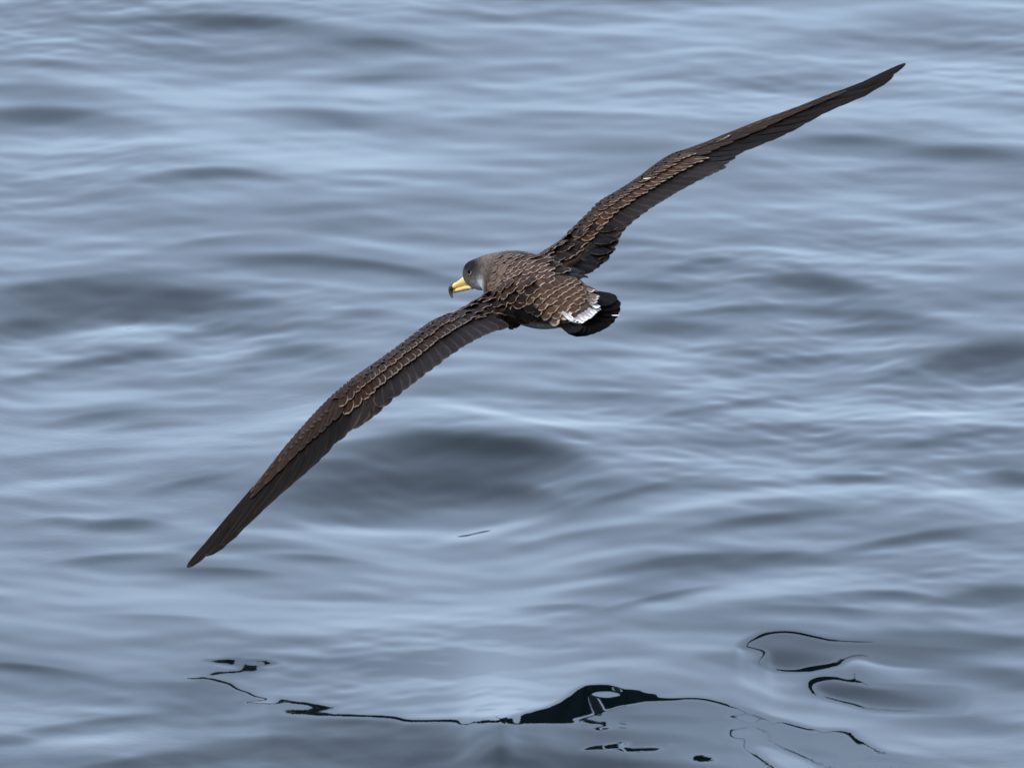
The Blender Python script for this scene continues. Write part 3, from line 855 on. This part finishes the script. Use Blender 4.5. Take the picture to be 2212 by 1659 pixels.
def phi_of(x, y, z, sx, sy):
    """where the reflected line of sight passes the bird: between -1 and 1 it meets it"""
    vx, vy, vz = x, y, z - CAM_H
    L = np.sqrt(vx * vx + vy * vy + vz * vz); vx, vy, vz = vx / L, vy / L, vz / L
    nx, ny, nz = -sx, -sy, np.ones_like(sx)
    q = 1 / np.sqrt(nx * nx + ny * ny + 1); nx, ny, nz = nx * q, ny * q, nz * q
    dd = 2 * (vx * nx + vy * ny + vz * nz)
    R = (vx - dd * nx, vy - dd * ny, vz - dd * nz)
    t = (Y0 - y) / np.maximum(R[1], .2)
    X, Z = x + t * R[0], z + t * R[2]
    te = R[2] / np.maximum(R[1], .2)
    fx = np.clip((X - kx[0]) / (kx[1] - kx[0]), 0, len(kx) - 1.001); ix = fx.astype(int); fx = fx - ix
    ft_ = np.clip(np.interp(te, tg, np.arange(len(tg))), 0, len(tg) - 1.001); it = ft_.astype(int); ft_ = ft_ - it
    def g(A_): return (A_[it, ix] * (1 - fx) + A_[it, ix + 1] * fx) * (1 - ft_) + (A_[it + 1, ix] * (1 - fx) + A_[it + 1, ix + 1] * fx) * ft_
    return (Z - g(ZMID)) / g(ZHALF)

DX = .0040
inX = np.arange(-1.02, 1.0201, DX)
YN, YM, YF = 18.25, 19.95, 23.8
inY = np.concatenate([np.arange(YN, YM, .0045), np.arange(YM, YF, .0082)])
Xg, Yg = np.meshgrid(inX, inY)
Hf, Sf = free_wave(Xg, Yg)

Hm = np.zeros_like(Hf)
hrow = Hf[-1].copy()
Hm[-1] = hrow
sy_prev = Sf[-1].copy()
ksm = np.array([.055, .89, .055])
KW = np.hanning(61); KW /= KW.sum(); KS = np.hanning(31)[1:-1]; KS /= KS.sum()
for i in range(len(inY) - 2, -1, -1):
    y, y1 = inY[i], inY[i + 1]; dy = y1 - y
    h1 = Hm[i + 1]
    px, py = toPix(inX, y1 - .0 * h1, h1)
    sx = np.clip(np.gradient(h1, DX), -.3, .3)
    base = Sf[i + 1] + hump_slope(px, py) - .006
    dv = h1 - Hf[i + 1]
    dvs = np.convolve(np.pad(dv, 30, mode='edge'), KW, mode='valid')
    base = base + dvs / 1.6 + (dv - dvs) / .22      # falls back to the free surface
    base = np.where(base < -.045, -.045 + .5 * (base + .045), base)      # troughs are broad and shallow
    s = base
    m = sstep(py, 1000, 1070) * sstep(px, 200, 330) * (1 - sstep(px, 1950, 2212))
    if m.max() > .01:
        ft = samp(phi_t, px, py)
        sol = []
        for tgt in (np.clip(ft, -2.0, 2.0), -1.8 - 1.35 * np.exp(-((px - 1003) / 70) ** 4), 2.0):
            a, b = np.full_like(px, -.25), np.full_like(px, .45)
            for _ in range(14):
                mid = .5 * (a + b)
                v = phi_of(inX, y1, h1, sx, mid) - tgt
                a = np.where(v < 0, mid, a); b = np.where(v < 0, b, mid)
            sol.append(.5 * (a + b))
        swv = np.lib.stride_tricks.sliding_window_view
        sol[1] = np.convolve(np.pad(swv(np.pad(sol[1], 8, mode='edge'), 17).min(1), 14, mode='edge'), KS, mode='valid')
        sol[2] = np.convolve(np.pad(swv(np.pad(sol[2], 8, mode='edge'), 17).max(1), 14, mode='edge'), KS, mode='valid')
        fs = np.clip(.8 * Sf[i + 1], -.04, .04); hs = np.clip(hump_slope(px, py), -.06, .12)
        far = np.where(ft < 0, np.minimum(np.maximum(base, -.09), sol[1] + np.clip(fs + hs - .012, -.035, 0)), np.maximum(base, sol[2] + np.maximum(fs + hs * 1.15 + .012, 0)))
        fw = sstep(np.abs(ft), 1.8, 3.4)
        s = base * (1 - m) + (sol[0] * (1 - fw) + far * fw) * m
    s = np.clip(s, -.17, .40)
    h = h1 - s * dy
    h = np.convolve(np.pad(h, 1, mode='edge'), ksm, mode='valid')
    Hm[i] = h

# one sheet from the boat to the horizon, finest where the picture is taken
def outward(start, step, end, g=1.16):
    out, p = [], start
    while p < end:
        step *= g; p += step; out.append(p)
    return out
xr = outward(inX[-1], DX, 4500)
gxs = np.array([-v for v in xr[::-1]] + list(inX) + xr)
yn = outward(-YN, .0045, 3000, 1.14)
yf = outward(inY[-1], .0082, 9000, 1.14)
gys = np.array([-v for v in yn[::-1]] + list(inY) + yf)
GXm, GYm = np.meshgrid(gxs, gys)
spx = np.gradient(gxs); spy = np.gradient(gys)
sp_ = np.maximum(spx[None, :], spy[:, None])
GH, _s = free_wave(GXm, GYm, sp_)
ix0, iy0 = len(xr), len(yn)
wx_ = sstep(1.02 - np.abs(inX), 0, .14)[None, :]
wy_ = (sstep(inY - YN, 0, .42) * sstep(YF - inY, 0, .5))[:, None]
W_ = wx_ * wy_
GH[iy0:iy0 + len(inY), ix0:ix0 + len(inX)] = Hf * (1 - W_) + Hm * W_
print("sea: height range", Hm.min(), Hm.max(), "verts", GH.size)
ny_, nx_ = GH.shape
vv = np.stack([GXm, GYm, GH], -1).reshape(-1, 3).astype(np.float32)
idx = np.arange(ny_ * nx_).reshape(ny_, nx_)
ff = np.stack([idx[:-1, :-1], idx[:-1, 1:], idx[1:, 1:], idx[1:, :-1]], -1).reshape(-1, 4)
sea_me = bpy.data.meshes.new("water")
sea_me.vertices.add(len(vv)); sea_me.vertices.foreach_set("co", vv.ravel())
sea_me.loops.add(ff.size); sea_me.loops.foreach_set("vertex_index", ff.ravel().astype(np.int32))
sea_me.polygons.add(len(ff)); sea_me.polygons.foreach_set("loop_start", np.arange(0, ff.size, 4, dtype=np.int32))
sea_me.polygons.foreach_set("use_smooth", np.ones(len(ff), bool))
sea_me.update(calc_edges=True)
m, n, l, b = new_mat("sea_water")
b.inputs['Base Color'].default_value = (.0008, .0022, .0027, 1)
b.inputs['Roughness'].default_value = .02
b.inputs['IOR'].default_value = 1.333
tc = n.new("ShaderNodeTexCoord")
mp = n.new("ShaderNodeMapping"); mp.inputs['Scale'].default_value = (1, 1.1, 1); mp.inputs['Rotation'].default_value = (0, 0, .15)
l.new(tc.outputs['Object'], mp.inputs[0])
nz = n.new("ShaderNodeTexNoise"); nz.inputs['Scale'].default_value = 34; nz.inputs['Detail'].default_value = 3; nz.inputs['Roughness'].default_value = .55
l.new(mp.outputs[0], nz.inputs['Vector'])
big = n.new("ShaderNodeTexNoise"); big.inputs['Scale'].default_value = 1.1; big.inputs['Detail'].default_value = 1
l.new(mp.outputs[0], big.inputs['Vector'])
bp = n.new("ShaderNodeBump"); bp.inputs['Distance'].default_value = .0012
l.new(mathn(n, l, 'MULTIPLY', smooth(n, l, big.outputs[0], .5, .62), .22), bp.inputs['Strength'])
l.new(nz.outputs[0], bp.inputs['Height']); l.new(bp.outputs[0], b.inputs['Normal'])
sea_me.materials.append(m)
sea = bpy.data.objects.new("water", sea_me)
COL.objects.link(sea)
tag(sea, "calm blue grey sea with smooth low swells and dark broken reflections of the bird", kind='structure')

scene.render.engine = 'CYCLES'
scene.cycles.max_bounces = 6
print("feathers", COUNT, "total", sum(COUNT.values()))
